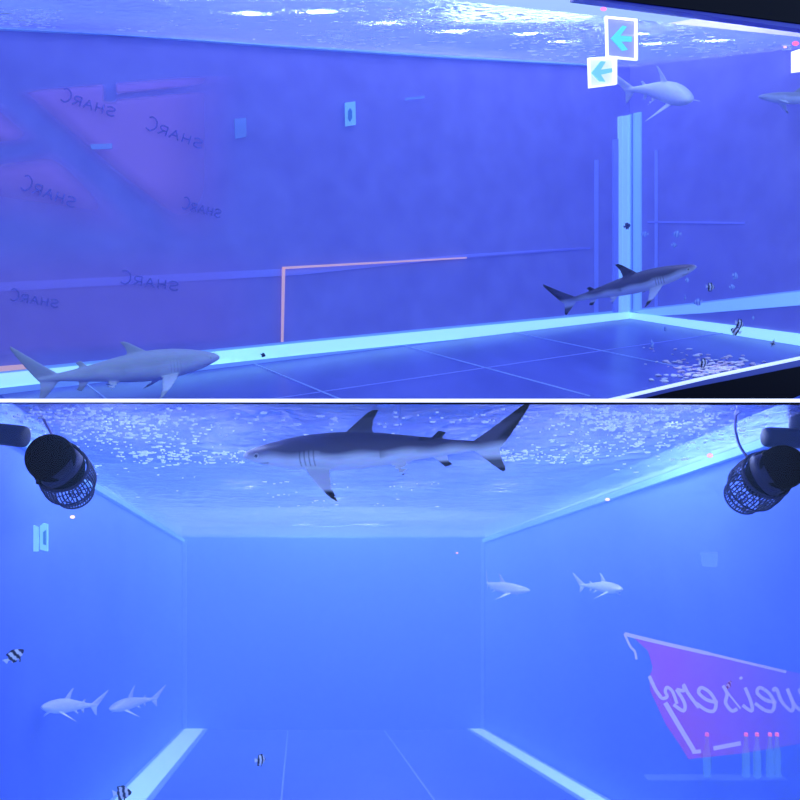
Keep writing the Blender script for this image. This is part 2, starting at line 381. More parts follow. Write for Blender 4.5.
for x,y in ((-1.1,3.42),(-.7,3.5),(.7,3.5),(1.1,3.42),(-1.42,3.85),(-1.2,3.95),(-1.0,3.75),(-.78,4.0),(-.55,3.8),(-1.3,4.25),(-.9,4.4),(.62,3.9),(.8,4.15),(.98,3.8),(1.15,4.05),(1.32,3.8),(.7,4.5),(1.3,4.4),(-.1,4.3),(.3,4.1)):
    point('added_point_light',(x,y,CZ-.02),13,(.88,.94,1))  # unseen points added near the window to brighten the surface flecks
for x,y,z,pw in ((-.95,8.8,-.45,280),(-.3,8.8,-.45,280),(-.5,6.7,-.20,60)):
    point('added_point_light',(x,y,CZ+z),pw,(.6,.82,1))  # unseen points added to brighten the haze at the back

# ================================================================== SHARKS
def mixc(a,b,t): t=max(0,min(1,t)); return tuple(a[i]*(1-t)+b[i]*t for i in range(3))
BODY=[(0,.0,.0,.0),(.006,.010,.008,.014),(.025,.021,.016,.029),(.06,.032,.028,.043),(.10,.042,.040,.051),(.16,.054,.052,.060),
      (.24,.065,.062,.067),(.33,.070,.067,.070),(.42,.068,.064,.066),(.50,.060,.056,.057),(.58,.049,.045,.045),(.66,.037,.034,.034),(.74,.026,.024,.024),(.80,.020,.017,.017),(.86,.015,.011,.011),(.90,.008,.006,.006)]
def fin(bm, secs, normal, thick):
    """lens-section fin; secs = list of (leading point, trailing point)"""
    rings=[]
    for k,(a,b) in enumerate(secs):
        a=Vector(a); b=Vector(b); th=thick*(1-.55*k/(len(secs)-1)); r=[]
        for s,h in ((0,0),(.12,.7),(.4,1),(.75,.6),(1,.12),(1,-.12),(.75,-.6),(.4,-1),(.12,-.7)):
            r.append(bm.verts.new(a.lerp(b,s)+normal*h*th))
        rings.append(r)
    n=len(rings[0])
    for a,b in zip(rings,rings[1:]):
        for k in range(n): bm.faces.new((a[k],a[(k+1)%n],b[(k+1)%n],b[k]))
    bm.faces.new(rings[0][::-1]); bm.faces.new(rings[-1])
def shark_mesh():
    bm=bmesh.new(); n=28; rings=[]
    for t,u,d,w_ in BODY[1:]:
        rings.append([bm.verts.new((-t, w_*math.sin(2*PI*k/n)*(1 if True else 0), (u if math.cos(2*PI*k/n)>0 else d)*math.cos(2*PI*k/n)+.004)) for k in range(n)])
    nose=bm.verts.new((0,0,.004)); 
    for k in range(n): bm.faces.new((nose,rings[0][(k+1)%n],rings[0][k]))
    for a,b in zip(rings,rings[1:]):
        for k in range(n): bm.faces.new((a[k],a[(k+1)%n],b[(k+1)%n],b[k]))
    bm.faces.new(rings[-1])
    Y=Vector((0,1,0))
    # first dorsal, second dorsal
    fin(bm,[((-.355,0,.050),(-.475,0,.050)),((-.385,0,.085),(-.472,0,.085)),((-.425,0,.125),(-.478,0,.120)),((-.455,0,.155),(-.490,0,.148)),((-.480,0,.172),(-.500,0,.168))],Y,.0075)
    fin(bm,[((-.655,0,.025),(-.705,0,.022)),((-.675,0,.048),(-.712,0,.044)),((-.695,0,.066),(-.722,0,.060))],Y,.005)
    # anal
    fin(bm,[((-.66,0,-.022),(-.715,0,-.018)),((-.685,0,-.046),(-.722,0,-.042)),((-.708,0,-.068),(-.735,0,-.060))],Y,.005)
    for s in (-1,1):
        nn=Vector((0,-.45*s,1)).normalized()
        fin(bm,[((-.225,.045*s,-.036),(-.325,.040*s,-.040)),((-.255,.085*s,-.056),(-.335,.080*s,-.058)),((-.300,.135*s,-.084),(-.352,.130*s,-.084)),((-.345,.175*s,-.108),(-.372,.172*s,-.107)),((-.372,.192*s,-.118),(-.384,.190*s,-.118))],nn,.007)
        fin(bm,[((-.52,.02*s,-.040),(-.58,.018*s,-.034)),((-.545,.045*s,-.056),(-.59,.043*s,-.052)),((-.57,.068*s,-.072),(-.600,.064*s,-.068))],nn,.005)
    # caudal lobes
    fin(bm,[((-.79,0,.012),(-.90,0,-.004)),((-.85,0,.052),(-.920,0,.020)),((-.91,0,.095),(-.950,0,.062)),((-.965,0,.135),(-.982,0,.108)),((-1.0,0,.160),(-1.005,0,.146))],Y,.007)
    fin(bm,[((-.80,0,-.006),(-.90,0,.012)),((-.835,0,-.038),(-.895,0,-.016)),((-.87,0,-.068),(-.902,0,-.048)),((-.90,0,-.092),(-.912,0,-.082))],Y,.006)
    bmesh.ops.recalc_face_normals(bm,faces=bm.faces)
    me=bpy.data.meshes.new('shark_cast'); bm.to_mesh(me); bm.free()
    o=bpy.data.objects.new('shark_cast',me); COL.objects.link(o)
    r=o.modifiers.new('r','REMESH'); r.mode='VOXEL'; r.voxel_size=.0042
    s=o.modifiers.new('s','SMOOTH'); s.iterations=3; s.factor=.5
    dg=bpy.context.evaluated_depsgraph_get(); ev=o.evaluated_get(dg)
    res=bpy.data.meshes.new_from_object(ev)
    bpy.data.objects.remove(o)
    return res
CAST=shark_mesh()
DORSAL=(.075,.07,.15); FLANK=(.30,.31,.46); BELLY=(.66,.69,.84); TIP=(.006,.006,.014)
def pigment(x,y,z,pale):
    t=-x; c=None
    # countershading line
    h=z+.004*math.sin(t*40)
    line=.010 if t<.3 else .006
    c=mixc(BELLY,DORSAL,(h-line+.012)/.030)
    if .30<t<.62: c=mixc(c,BELLY,.35*max(0,1-abs(z-.006)/.010))       # the pale stripe along the flank
    tip=0
    if z>.074: tip=max(tip,.45*min(1,(z-.074)/.02),(z-.128)/.014)                              # first dorsal
    if .63<t<.76 and z>.03: tip=max(tip,(z-.034)/.01)
    if .64<t<.76 and z<-.03: tip=max(tip,(-.040-z)/.01)
    if abs(y)>.075 and t<.45: tip=max(tip,(abs(y)-.145)/.014)
    if .5<t<.62 and abs(y)>.03: tip=max(tip,(abs(y)-.052)/.01)
    if t>.82:
        if z<-.03: tip=max(tip,.85*min(1,(-.028-z)/.02),(-.055-z)/.02)
        tip=max(tip,(z-.10)/.02)
        tip=max(tip,.92*min(1,max(0,(z-.02)/.02))*min(1,max(0,(t-(.80+z*1.05+.045))/.02)))
    c=mixc(c,TIP,tip)
    if .215<t<.29 and -.03<z<.03 and abs(y)>.04 and (t*100)%1.6<.42: c=mixc(c,TIP,.6)
    # eye
    d=math.sqrt((t-.062)**2+(z-.012)**2)
    if abs(y)>.02:
        if d<.0085: c=(.7,.7,.75)
        if d<.0062: c=(0.004,.004,.006)
    # mouth
    if .045<t<.105 and z<-.012 and abs(z+.022-(t-.045)*.12)<.0022: c=mixc(c,TIP,.7)
    return mixc(c,(.97,.98,1.0) if pale>=1 else (.85,.91,1.0),pale)  # pale whitens the skin to stand for haze and top light
SKIN=attr_mat('shark_skin',.5,.25)
def shark(label, nose, tail, up=(0,0,1), bend=0., bend2=0., pale=0., thick=1., dorsal=1., group=None, pitchtail=0.):
    me=CAST.copy(); me.name='shark'
    ca=me.color_attributes.new('pigment','FLOAT_COLOR','POINT')  # holds the skin pigment together with the haze whitening
    nose=Vector(nose); tail=Vector(tail)
    X=(nose-tail); L=X.length; X.normalize(); upv=Vector(up); Z=(upv-X*upv.dot(X)).normalized(); Yv=Z.cross(X)
    # bent centre line in the swimming plane
    N=200; cx=[0.];cy=[0.];th=[]
    for i in range(N+1):
        t=i/N; th.append(bend*(t-.5)*2*1.0*(1) *(.5+.5*t)+bend2*math.sin(2*PI*t))
    for i in range(N):
        cx.append(cx[-1]-math.cos(th[i])*1.01/N); cy.append(cy[-1]+math.sin(th[i])*1.01/N)
    ex,ey=cx[-1],cy[-1]; a0=math.atan2(-ey,-ex); ln=math.hypot(ex,ey); sc_=1.0/ln
    ca_,sa_=math.cos(a0),math.sin(a0)
    for v,cd in zip(me.vertices,ca.data):
        x,y,z=v.co; cd.color=(*pigment(x,y,z,pale),1)
        t=min(1.0,max(0.,-x/1.01)); i=min(N-1,int(t*N)); f=t*N-i
        px=cx[i]*(1-f)+cx[i+1]*f+(x if x>0 else 0); py=cy[i]*(1-f)+cy[i+1]*f; a=th[i]
        # normal to the centre line
        px+=math.sin(a)*y*thick; py+=math.cos(a)*y*thick
        qx=px*ca_+py*sa_; qy=-px*sa_+py*ca_
        qx*=sc_; 
        zz=z*thick
        if z>.072 and t<.6: zz=(.072+(z-.072)*dorsal)*thick
        zz+=pitchtail*max(0,t-.5)**2
        v.co=(Vector((qx*L+L/2,qy*L,zz*L)))
    me.update()
    o=link('shark',me,SKIN,None,True)
    o.matrix_world=Matrix.Translation((nose+tail)/2)@Matrix((X,Yv,Z)).transposed().to_4x4()
    return tag(o,label,'shark',group)

shark('blacktip shark swimming right in front of the bright corner seam, dark-tipped fins', at(697,267,10.0), at(548,306,10.6), (-.22,-.35,1), bend=.25, bend2=.05, dorsal=.95)
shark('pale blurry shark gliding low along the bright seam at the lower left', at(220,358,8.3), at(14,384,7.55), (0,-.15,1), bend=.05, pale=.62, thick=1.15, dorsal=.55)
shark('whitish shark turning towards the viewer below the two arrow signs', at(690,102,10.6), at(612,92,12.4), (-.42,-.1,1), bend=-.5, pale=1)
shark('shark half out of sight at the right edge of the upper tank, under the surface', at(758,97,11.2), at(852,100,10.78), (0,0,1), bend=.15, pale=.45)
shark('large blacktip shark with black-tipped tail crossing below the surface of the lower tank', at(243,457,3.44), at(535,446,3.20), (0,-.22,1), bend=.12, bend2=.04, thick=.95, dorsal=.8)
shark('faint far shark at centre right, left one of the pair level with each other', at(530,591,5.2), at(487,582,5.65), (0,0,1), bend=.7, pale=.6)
shark('reflected faint shark at the right, right one of the pair above the reflected red sign', at(622,590,4.9), at(573,585,5.35), (0,0,1), bend=-.3, pale=.7)  # side wall's mirror image of the neighbour, built as a small shark
shark('reflected faint shark at the far left, low over the floor, nearly side-on with nose pointing left', at(42,708,3.95), at(106,706,4.35), (0,0,1), bend=.35, pale=.7, thick=1.1)  # mirror image in the left wall, built as a small shark
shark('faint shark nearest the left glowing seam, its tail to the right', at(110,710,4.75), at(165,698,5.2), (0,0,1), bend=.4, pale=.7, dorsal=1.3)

# ================================================================== STRIPED FISH
FISHM=attr_mat('striped_fish_skin',.5,.3)
def fish_mesh(kind=0):
    bm=bmesh.new(); n=14
    st=[(0,.0,.0),(.03,.06,.04),(.10,.15,.08),(.22,.25,.115),(.36,.31,.13),(.50,.30,.12),(.62,.22,.09),(.72,.12,.05),(.78,.075,.03)]
    rings=[]
    for t,h,w_ in st[1:]:
        rings.append([bm.verts.new((.5-t,w_*math.sin(2*PI*k/n),h*math.cos(2*PI*k/n))) for k in range(n)])
    nose=bm.verts.new((.5,0,-.01))
    for k in range(n): bm.faces.new((nose,rings[0][(k+1)%n],rings[0][k]))
    for a,b in zip(rings,rings[1:]):
        for k in range(n): bm.faces.new((a[k],a[(k+1)%n],b[(k+1)%n],b[k]))
    bm.faces.new(rings[-1])
    Y=Vector((0,1,0))
    fin(bm,[((-.27,0,.05),(-.27,0,-.05)),((-.38,0,.13),(-.36,0,-.13)),((-.50,0,.19),(-.44,0,-.19))],Y,.012)
    fin(bm,[((.24,0,.20),(-.22,0,.14)),((.18,0,.36),(-.24,0,.28)),((.08,0,.42),(-.26,0,.36))],Y,.012)
    fin(bm,[((.10,0,-.25),(-.20,0,-.12)),((.0,0,-.36),(-.22,0,-.26)),((-.06,0,-.42),(-.24,0,-.34))],Y,.012)
    for s in (-1,1):
        fin(bm,[((.20,.09*s,-.22),(.10,.09*s,-.24)),((.14,.11*s,-.36),(.07,.11*s,-.35)),((.08,.12*s,-.46),(.05,.12*s,-.44))],Vector((0,1,0)),.01)
        fin(bm,[((.16,.12*s,.0),(.16,.12*s,-.08)),((.06,.20*s,.02),(.05,.20*s,-.10))],Vector((0,.5*s,.2)).normalized(),.01)
    bmesh.ops.recalc_face_normals(bm,faces=bm.faces)
    bmesh.ops.subdivide_edges(bm,edges=bm.edges,cuts=2,use_grid_fill=True)
    me=bpy.data.meshes.new('striped_fish'); bm.to_mesh(me); bm.free()
    ca=me.color_attributes.new('pigment','FLOAT_COLOR','POINT')
    for v,cd in zip(me.vertices,ca.data):
        x,y,z=v.co; q=x+z*.18
        dark = q>.34 or .06<q<.20 or -.24<q<-.10 or z<-.33 or z>.35
        c=(.008,.01,.04) if dark else (.80,.84,.95)
        if kind==1: c=(.55,.68,.98) if not dark else (.25,.36,.85)
        if kind==2: c=(.02,.03,.12)
        cd.color=(*c,1)
    me.materials.append(FISHM); me.polygons.foreach_set('use_smooth',[True]*len(me.polygons))
    return me
FM_=[fish_mesh(0),fish_mesh(1),fish_mesh(2)]
def fish(px,py,Y,L,yaw,roll,kind,label,group,pitch=0):
    o=bpy.data.objects.new('striped_fish' if kind<2 else 'dark_fish',FM_[kind]); COL.objects.link(o)
    o.location=at(px,py,Y); o.scale=(L,L,L); o.rotation_euler=(roll,pitch,yaw)
    return tag(o,label,'fish',group)
G1='striped reef fish in the upper tank'; G2='striped reef fish in the lower tank'
UP=[(739,324,10.3,.15,.5,.2,0,'upper of two overlapping black and white striped fish before the right bright seam',.3),
 (736,331,10.2,.13,2.6,.2,0,'lower, darker of two overlapping striped fish before the right bright seam',-.4),
 (753,318,10.6,.08,.9,0,1,'tiny pale fish just right of the overlapping striped pair',0),
 (773,343,10.2,.13,1.2,.3,0,'striped fish in front of the right seam nearest the black sill',.3),
 (703,363,9.6,.13,.4,.1,0,'striped fish hovering over the scattered white pebbles',.2),
 (710,287,10.6,.13,.3,.1,0,'striped black and white fish right of the upper shark snout',.1),
 (735,276,10.8,.12,.6,.2,1,'pale striped fish highest to the right of the shark',.3),
 (732,287,11.0,.09,.2,0,1,'faint small fish under the pale striped one',0),
 (698,302,10.6,.11,2.8,0,1,'pale striped fish beside the reflected band near the shark',.2),
 (685,297,10.6,.09,1.2,0,1,'small pale fish below the shark snout',.9),
 (687,280,10.4,.08,.6,0,1,'small whitish fish touching the underside of the shark snout',0),
 (677,234,11.5,.12,2.7,0,1,'pale fish above the shark, larger of two right of the corner seam',0),
 (674,245,11.5,.09,.3,0,1,'small faint fish just beneath the pale fish above the shark',0),
 (645,234,11.6,.10,2.7,0,1,'pale fish touching the right side of the vertical corner seam',0),
 (627,226,11.6,.11,.2,.3,2,'dark slim fish in front of the vertical corner seam',-.3),
 (652,344,10.2,.13,1.1,0,1,'pale fish near the floor under the corner',.9),
 (665,328,10.6,.10,1.3,0,1,'faint bluish fish against the foot of the right seam',.7),
 (263,355,8.3,.055,.4,0,2,'tiny dark fish in front of the long back seam',.3)]
for px,py,Y,L,yaw,roll,k,lab,pit in UP: fish(px,py,Y,L,yaw,roll,k,lab,G1,pit)
LO=[(14,656,3.3,.08,.5,.5,0,'striped fish at the far left edge of the lower tank',-.5),
 (260,760,3.4,.056,.8,0,0,'small striped fish alone above the tank floor',.2),
 (122,793,3.5,.078,.1,.1,0,'striped fish in front of the left glowing seam at the bottom edge',0),
 (728,686,3.24,.052,.7,.4,0,'small dark red and white fish over the mirrored red sign',-.6)]
for px,py,Y,L,yaw,roll,k,lab,pit in LO: fish(px,py,Y,L,yaw,roll,k,lab,G2,pit)

# ================================================================== PEBBLES
pm=[]
for i in range(4):
    bm=bmesh.new(); bmesh.ops.create_icosphere(bm,subdivisions=2,radius=1)
    for v in bm.verts: v.co*=1+.35*noise.noise(v.co*1.3+Vector((i*7,0,0))); v.co.z*=.45
    me=bpy.data.meshes.new('pebble'); bm.to_mesh(me); bm.free()
    me.materials.append(mat('coral_pebble',(1,.96,.96),.8,.2) if i%3 else mat('pink_coral_pebble',(.98,.80,.84),.8,.2))
    me.polygons.foreach_set('use_smooth',[True]*len(me.polygons)); pm.append(me)
def on_floor(px,py):
    k=(400-py)/F; Y=2.01/(.2442-k); return at(px,py,Y)
cnt=0
while cnt<210:
    if random.random()<.72:
        px=random.gauss(712,20); py=random.gauss(372,5.5)-(px-712)*.12
    else:
        px=random.gauss(690,34); py=random.gauss(362,11)
    lim=396-(px-622)*.205
    if not(642<px<790) or py>lim-2.5 or py<341+(px-650)*.09+4: continue
    p=on_floor(px,py); s=random.uniform(.012,.032)
    o=bpy.data.objects.new('pebble',pm[cnt%4]); COL.objects.link(o)
    o.location=p+Vector((0,0,s*.3)); o.scale=(s*1.5,s,s); o.rotation_euler=(.2,0,random.uniform(0,6.3))
    tag(o,'small whitish coral pebble scattered on the tank floor before the black sill','pebble','coral pebbles on the floor of the upper tank'); cnt+=1

# ================================================================== ARROW SIGNS, REFLECTIONS BUILT AS GLOWING PLATES
def sign(label, quad, arrow, fmat, amat, extra=None):
    root=empty('arrow_sign_reflection', front(*quad[3],.1)); tag(root,label,'sign','reflected arrow signs')
    f=lambda x,y,o: front(x,y,o)
    pn=plate('panel',quad,f,.06,.03,fmat,root,-e2)
    cx=sum(p[0] for p in quad)/4; cy=sum(p[1] for p in quad)/4
    bmf=bmesh.new()
    inn=[(x+(cx-x)*.11,y+(cy-y)*.09) for x,y in quad]
    for i in range(4):
        j=(i+1)%4; P=[f(*quad[i],.1),f(*quad[j],.1),f(*inn[j],.1),f(*inn[i],.1)]; prism(bmf,P,-e2*.02)
    keep(from_bm('frame',bmf,mat('lit_white_frame',(.9,.9,.9),.4,.3,(.85,.88,1),1.0)),root)
    plate('arrow',arrow,f,.1,.012,amat,pn,-e2)
    if extra: plate('reflected_arrow_tail',extra,f,.1,.01,amat,root,-e2)
def semi(name,col,es,tr):
    m=bpy.data.materials.new(name); m.use_nodes=True; nt=m.node_tree; N=nt.nodes; L=nt.links
    b=N['Principled BSDF']; b.inputs['Base Color'].default_value=(*col,1); b.inputs['Emission Color'].default_value=(*col,1); b.inputs['Emission Strength'].default_value=es
    b.inputs['Alpha'].default_value=1-tr; b.inputs['Roughness'].default_value=.5; return m
sign('reflection of the larger lit sign with a green left arrow, upper of the two',[(604.5,16.5),(636,19.5),(636,61),(605.5,58)],
     [(610.5,38.5),(622,26),(626,27),(619.5,36),(631,37),(631,42),(620,41.5),(627,50),(622,51)],semi('reflected_panel_lilac',(.36,.38,.85),.35,.35),semi('reflected_arrow_green',(.12,.72,.85),.5,.1))
sign('reflection of the smaller white lit sign with a blue left arrow, below the larger',[(587,58.5),(615,57),(615,85),(588,88.5)],
     [(591,73),(600,61.5),(605,62),(600,70),(611,68.5),(611.5,72.5),(600,75),(604.5,82),(599,81.5)],semi('reflected_panel_white',(.62,.66,.95),.6,.1),semi('reflected_arrow_blue',(.20,.60,.95),.5,0))
t=plate('lit_sign',[(791,52),(800,49),(800,72),(791,73)],front,.06,.03,mat('lit_white_frame'),None,-e2); tag(t,'white lit sign cut off by the right edge of the upper tank','sign')

# small pale stickers
def sticker(label,quad,fn,off,m,inner=None,nrm=None):
    if inner:
        r=empty('sticker',fn(*quad[3],off)); tag(r,label,'sticker')
        sh=plate('sheet',quad,fn,off,.01,m,r,nrm); plate('print',inner,fn,off+.012,.004,mat('sticker_print',(.12,.35,.62),.6),sh,nrm)
    else: tag(plate('sticker',quad,fn,off,.01,m,None,nrm),label,'sticker')
PALE=mat('pale_cyan_sticker',(.36,.72,.95),.5,.3,(.2,.5,.8),.25); FAINT=semi('faint_blue_sticker',(.3,.55,.92),.1,.62)
sticker('pale cyan upright sticker on the back wall of the upper tank',[(344.5,103),(355,101.5),(355.5,125),(345,126.5)],back,.03,PALE,[(348,111),(350,108),(352,111),(352,118),(350,122),(348,119)],-e2)
sticker('thin horizontal light strip right of the cyan sticker',[(405,98),(424,96),(424,98.5),(405,100.5)],back,.03,FAINT,None,-e2)
sticker('faint blue label left of the cyan sticker',[(234,119),(246,118),(246,137),(235,139)],back,.03,FAINT,None,-e2)
sticker('short faint strip on the reflected lilac banner',[(90,144.5),(112,143.5),(112,149),(91,149.5)],back,.06,FAINT,None,-e2)
fl=lambda x,y,o: at(x,y,YF-.02-o)
fy=Vector((0,-1,0))
sticker('left, narrower of two pale stickers on the lower window',[(34.5,525),(39,527),(39,551),(34.5,551)],fl,.003,mat('pale_sticker',(.40,.72,.95),.5,.3,(.2,.5,.9),.2),None,fy)
sticker('right, wider of two pale stickers on the lower window',[(41,525.5),(44,523),(48.5,524),(48.5,551),(41,549)],fl,.003,PALE,[(43.5,532),(46,530),(46,545),(43.5,544)],fy)
sticker('faint square label at the right above the reflected red sign',[(700,552),(717,552.5),(716,567),(702,566)],fl,.003,semi('faint_square',(.3,.5,.92),.1,.75),None,fy)

# reflection of an orange frame, made as glowing rails on the wall
r=empty('orange_frame_reflection',back(282,342,.05)); tag(r,'reflection of a thin orange frame, as rails on the back wall of the upper tank','frame')
OR=mat('reflected_orange_rail',(.95,.55,.45),.5,.3,(.9,.5,.45),.35)
plate('reflected_rail',[(282,267),(466,257.2),(466,258.6),(282,269.3)],back,.04,.02,OR,r,-e2)
plate('post',[(281.8,268),(284.6,268),(282.8,342),(280.8,342)],back,.04,.02,OR,r,-e2)
o=plate('reflected_rail_extension',[(466,257.2),(590,247.2),(590,247.9),(466,258.4)],back,.04,.01,mat('reflected_violet_rail',(.34,.30,.8),.5),r,-e2); o['label']='faint violet far end of the reflected rail'
plate('peach_strip',[(-4,366.5),(27,364),(33,366),(27,369),(-4,372)],back,.06,.02,OR,None,-e2)
tag(bpy.data.objects['peach_strip'],'short orange strip above the seam at the left edge','strip')

# ================================================================== REFLECTION OF A LILAC BANNER, PAINTED AS A FILM ON THE WALL
root=empty('banner',back(120,330,.04)); tag(root,'reflection of a lilac banner with dark mirrored SHARC handwriting on the left back wall','banner')
def sstep(a,b,x): t=max(0,min(1,(x-a)/(b-a))); return t*t*(3-2*t)
def banner_reflection_alpha(x,y):
    top=93-(x*.085)
    v=sstep(top-2,top+3,y)*(1-sstep(150,250,x))*(1-sstep(150,235,y-(x*.15)))
    d=(x-30)*.70-(y-100)*.71                     # diagonal bare stripe
    dd=abs(((y-95)-(x-5)*.86))/1.32
    v*=1-(1-sstep(4,30,dd))*(1-sstep(150,200,x))
    # blue notch left
    v*=1-(1-sstep(2,22,abs(y-(153-x*.12))))*(1-sstep(30,80,x))
    # folded edge under the top rim
    yy=97-(x-112)*.10
    if x>108: v*=1-.85*(1-sstep(1.5,5.5,abs(y-yy)))*(1-sstep(170,240,x))
    if 104<x<116: v*=1-(1-sstep(5,7,abs(x-110)))*(1-sstep(8,12,abs(y-92)))
    lo=.45*sstep(230,290,y)*(1-sstep(345,362,y+x*.05))*(1-sstep(200,290,x))
    return max(v*.75,lo*.7)
bm=bmesh.new(); NX,NY=110,120; x0,x1,y0,y1=-6,290,76,366
g=[[bm.verts.new(back(x0+(x1-x0)*i/NX,y0+(y1-y0)*j/NY,.03)) for i in range(NX+1)] for j in range(NY+1)]
for j in range(NY):
    for i in range(NX): bm.faces.new((g[j][i],g[j][i+1],g[j+1][i+1],g[j+1][i]))
fab=from_bm('reflected_fabric',bm,None); 
ca=fab.data.color_attributes.new('reflection_alpha','FLOAT_COLOR','POINT')
k=0
for j in range(NY+1):
    for i in range(NX+1):
        x=x0+(x1-x0)*i/NX; y=y0+(y1-y0)*j/NY; a=banner_reflection_alpha(x,y); ca.data[k].color=(a,a,a,1); k+=1
m=mat('lilac_reflection',(.80,.42,.86),.8,.1); nt=m.node_tree; at_=nt.nodes.new('ShaderNodeAttribute'); at_.attribute_name='reflection_alpha'
nt.links.new(at_.outputs['Fac'],nt.nodes['Principled BSDF'].inputs['Alpha'])
fab.data.materials.append(m); keep(fab,root)
GL={'S':[[(1,.85),(.6,1),(.15,.85),(.2,.6),(.8,.45),(.85,.15),(.4,0),(0,.15)]],
    'H':[[(.15,1),(.1,0)],[(.9,1),(.85,0)],[(.1,.5),(.9,.5)]],
    'A':[[(0,0),(.5,1)],[(.5,1),(1,0)],[(.2,.4),(.8,.4)]],
    'R':[[(.1,0),(.1,1)],[(.1,1),(.7,1),(.85,.75),(.6,.52),(.1,.5)],[(.4,.5),(.95,0)]],
    'C':[[(1,.9),(.6,1),(.1,.75),(.05,.3),(.5,0),(1,.1)]]}
INK=semi('ink_blue',(.16,.18,.68),0,.55)
def word(x,y,dx,dy,h):
    """mirrored word: starts with S at the right end and runs back to the left"""
    right=Vector((-dx,-dy)); n=5; stp=right/n; up=Vector((-dy,dx)).normalized()*-h
    if up.y>0: up=-up
    S=[]
    for i,ch in enumerate('SHARC'):
        o=Vector((x+dx,y+dy))+stp*i
        hh=1.0+(.5 if ch=='C' else 0)
        for st in GL[ch]: S.append((1.3,[tuple(o+stp*.78*p[0]+up*hh*p[1]) for p in st]))
    ribbons('lettering',S,back,.05,.006,INK,fab)
word(58,100,56,17,9); word(143,128,58,21,9); word(18,188,56,20,10); word(118,283,60,8,9); word(8,300,50,8,8); word(180,208,40,10,8)

def fade(name,col,es,a0,a1):
    m=semi(name,col,es,.5); nt=m.node_tree; g=nt.nodes.new('ShaderNodeNewGeometry'); x=nt.nodes.new('ShaderNodeSeparateXYZ'); r=nt.nodes.new('ShaderNodeMapRange')
    nt.links.new(g.outputs['Position'],x.inputs[0]); nt.links.new(x.outputs[0],r.inputs[0])
    for k,v in (('From Min',.98),('From Max',1.46),('To Min',a0),('To Max',a1)): r.inputs[k].default_value=v
    nt.links.new(r.outputs[0],nt.nodes['Principled BSDF'].inputs['Alpha']); return m
# ================================================================== REFLECTION OF A RED SIGN, MADE AS FILM ON THE LOWER WINDOW
root=empty('red_sign_reflection',fl(700,755,.0)); tag(root,'translucent reflection of a red beer sign with pale mirrored script lettering, on the lower right glass','sign')
cv=lambda x,y:(610+x/4.21,620+y/4.21)
poly=[(95,70),(420,140),(800,225),(800,520),(560,560),(330,585),(290,520),(235,440),(170,300),(165,240),(180,200),(160,130)]
sp=plate('panel',[cv(*p) for p in poly],fl,.002,.002,fade('translucent_red',(.56,.08,.52),.22,.27,.05),root,fy)
PW=fade('pale_tube',(.45,.45,.88),.3,.6,.25)
ribbons('border',[(3.6,[(60,58),(200,92),(420,142)]),(2.6,[(420,142),(740,218)]),(2.2,[(60,58),(85,110),(104,132),(110,165)]),(3.4,[(165,236),(190,290),(212,322)]),(4.6,[(232,348),(300,462),(352,548)]),(3.6,[(345,555),(382,552)]),(4,[(435,540),(550,518)])],fl,.005,.003,PW,root,cv)
CUR={'e':[[(0,.38),(.45,.48),(.72,.78),(.52,1),(.2,.78),(.1,.36),(.32,.02),(.66,.06),(.98,.34)]],
 'i':[[(.18,1),(.12,.35),(.28,.02),(.72,.26)],[(.22,1.36),(.27,1.44)]],
 's':[[(-.1,.12),(.22,.66),(.42,1.08)],[(.42,1.08),(.36,.74),(.60,.36),(.42,.03),(.08,.10)]],
 'r':[[(-.05,.15),(.22,.75),(.3,1.12),(.38,.88),(.72,.92)],[(.72,.92),(.56,.35),(.74,.02),(1.1,.28)]],
 'w':[[(.0,.95),(.02,.3),(.22,.02),(.46,.35),(.52,.95)],[(.52,.95),(.5,.3),(.68,.02),(.95,.4),(1.0,.95),(1.2,.85)]]}
LT=[]
for ch,xb,wd in (('w',828,96),('e',712,92),('i',614,66),('s',545,78),('e',466,92),('r',374,88)):
    for k,st in enumerate(CUR[ch]):
        P=[(xb-p[0]*wd-p[1]*34,384-p[1]*100) for p in st]
        LT.append((1.7 if ch in 's' and k==0 else 3.3,P))
LT.append((3.0,[(282,352),(262,300),(240,283),(232,300),(240,322),(222,330),(206,318)]))
ribbons('lettering',LT,fl,.005,.003,PW,sp,cv)
# reflected bottles modelled solid on a thin shelf, their red glows as tops
SH=at(740,777,YF+.12)
bm=bmesh.new(); prism(bm,[Vector((at(650,0,YF+.06).x,YF+.095,SH.z-.002)),Vector((at(792,0,YF+.06).x,YF+.095,SH.z-.002)),Vector((at(792,0,YF+.06).x,YF+.145,SH.z-.002)),Vector((at(650,0,YF+.06).x,YF+.145,SH.z-.002))],Vector((0,0,.002)))
tag(from_bm('shelf',bm,semi('added_glass_shelf',(.25,.42,.9),.05,.86)),'thin see-through shelf added to carry the reflected bottles','shelf')
BOT=semi('blue_glass',(.16,.36,.66),.15,.62); CAP=mat('red_glow_cap',(.9,.15,.3),.4,.4,(1,.25,.5),.45)
def lathe(bm,prof,n=14):
    rings=[[bm.verts.new((r_*math.cos(2*PI*k/n),r_*math.sin(2*PI*k/n),z)) for k in range(n)] for z,r_ in prof]
    for a,b in zip(rings,rings[1:]):
        for k in range(n): bm.faces.new((a[k],a[(k+1)%n],b[(k+1)%n],b[k]))
    bm.faces.new(rings[0][::-1]); bm.faces.new(rings[-1])
bm=bmesh.new(); lathe(bm,[(0,.012),(.004,.0145),(.09,.0145),(.115,.009),(.13,.0065),(.155,.0065)]); bo=bmesh.new()
bmesh.ops.recalc_face_normals(bm,faces=bm.faces); bme=bpy.data.meshes.new('glass_body'); bm.to_mesh(bme); bm.free(); bme.materials.append(BOT)  # solid body standing for a reflected bottle
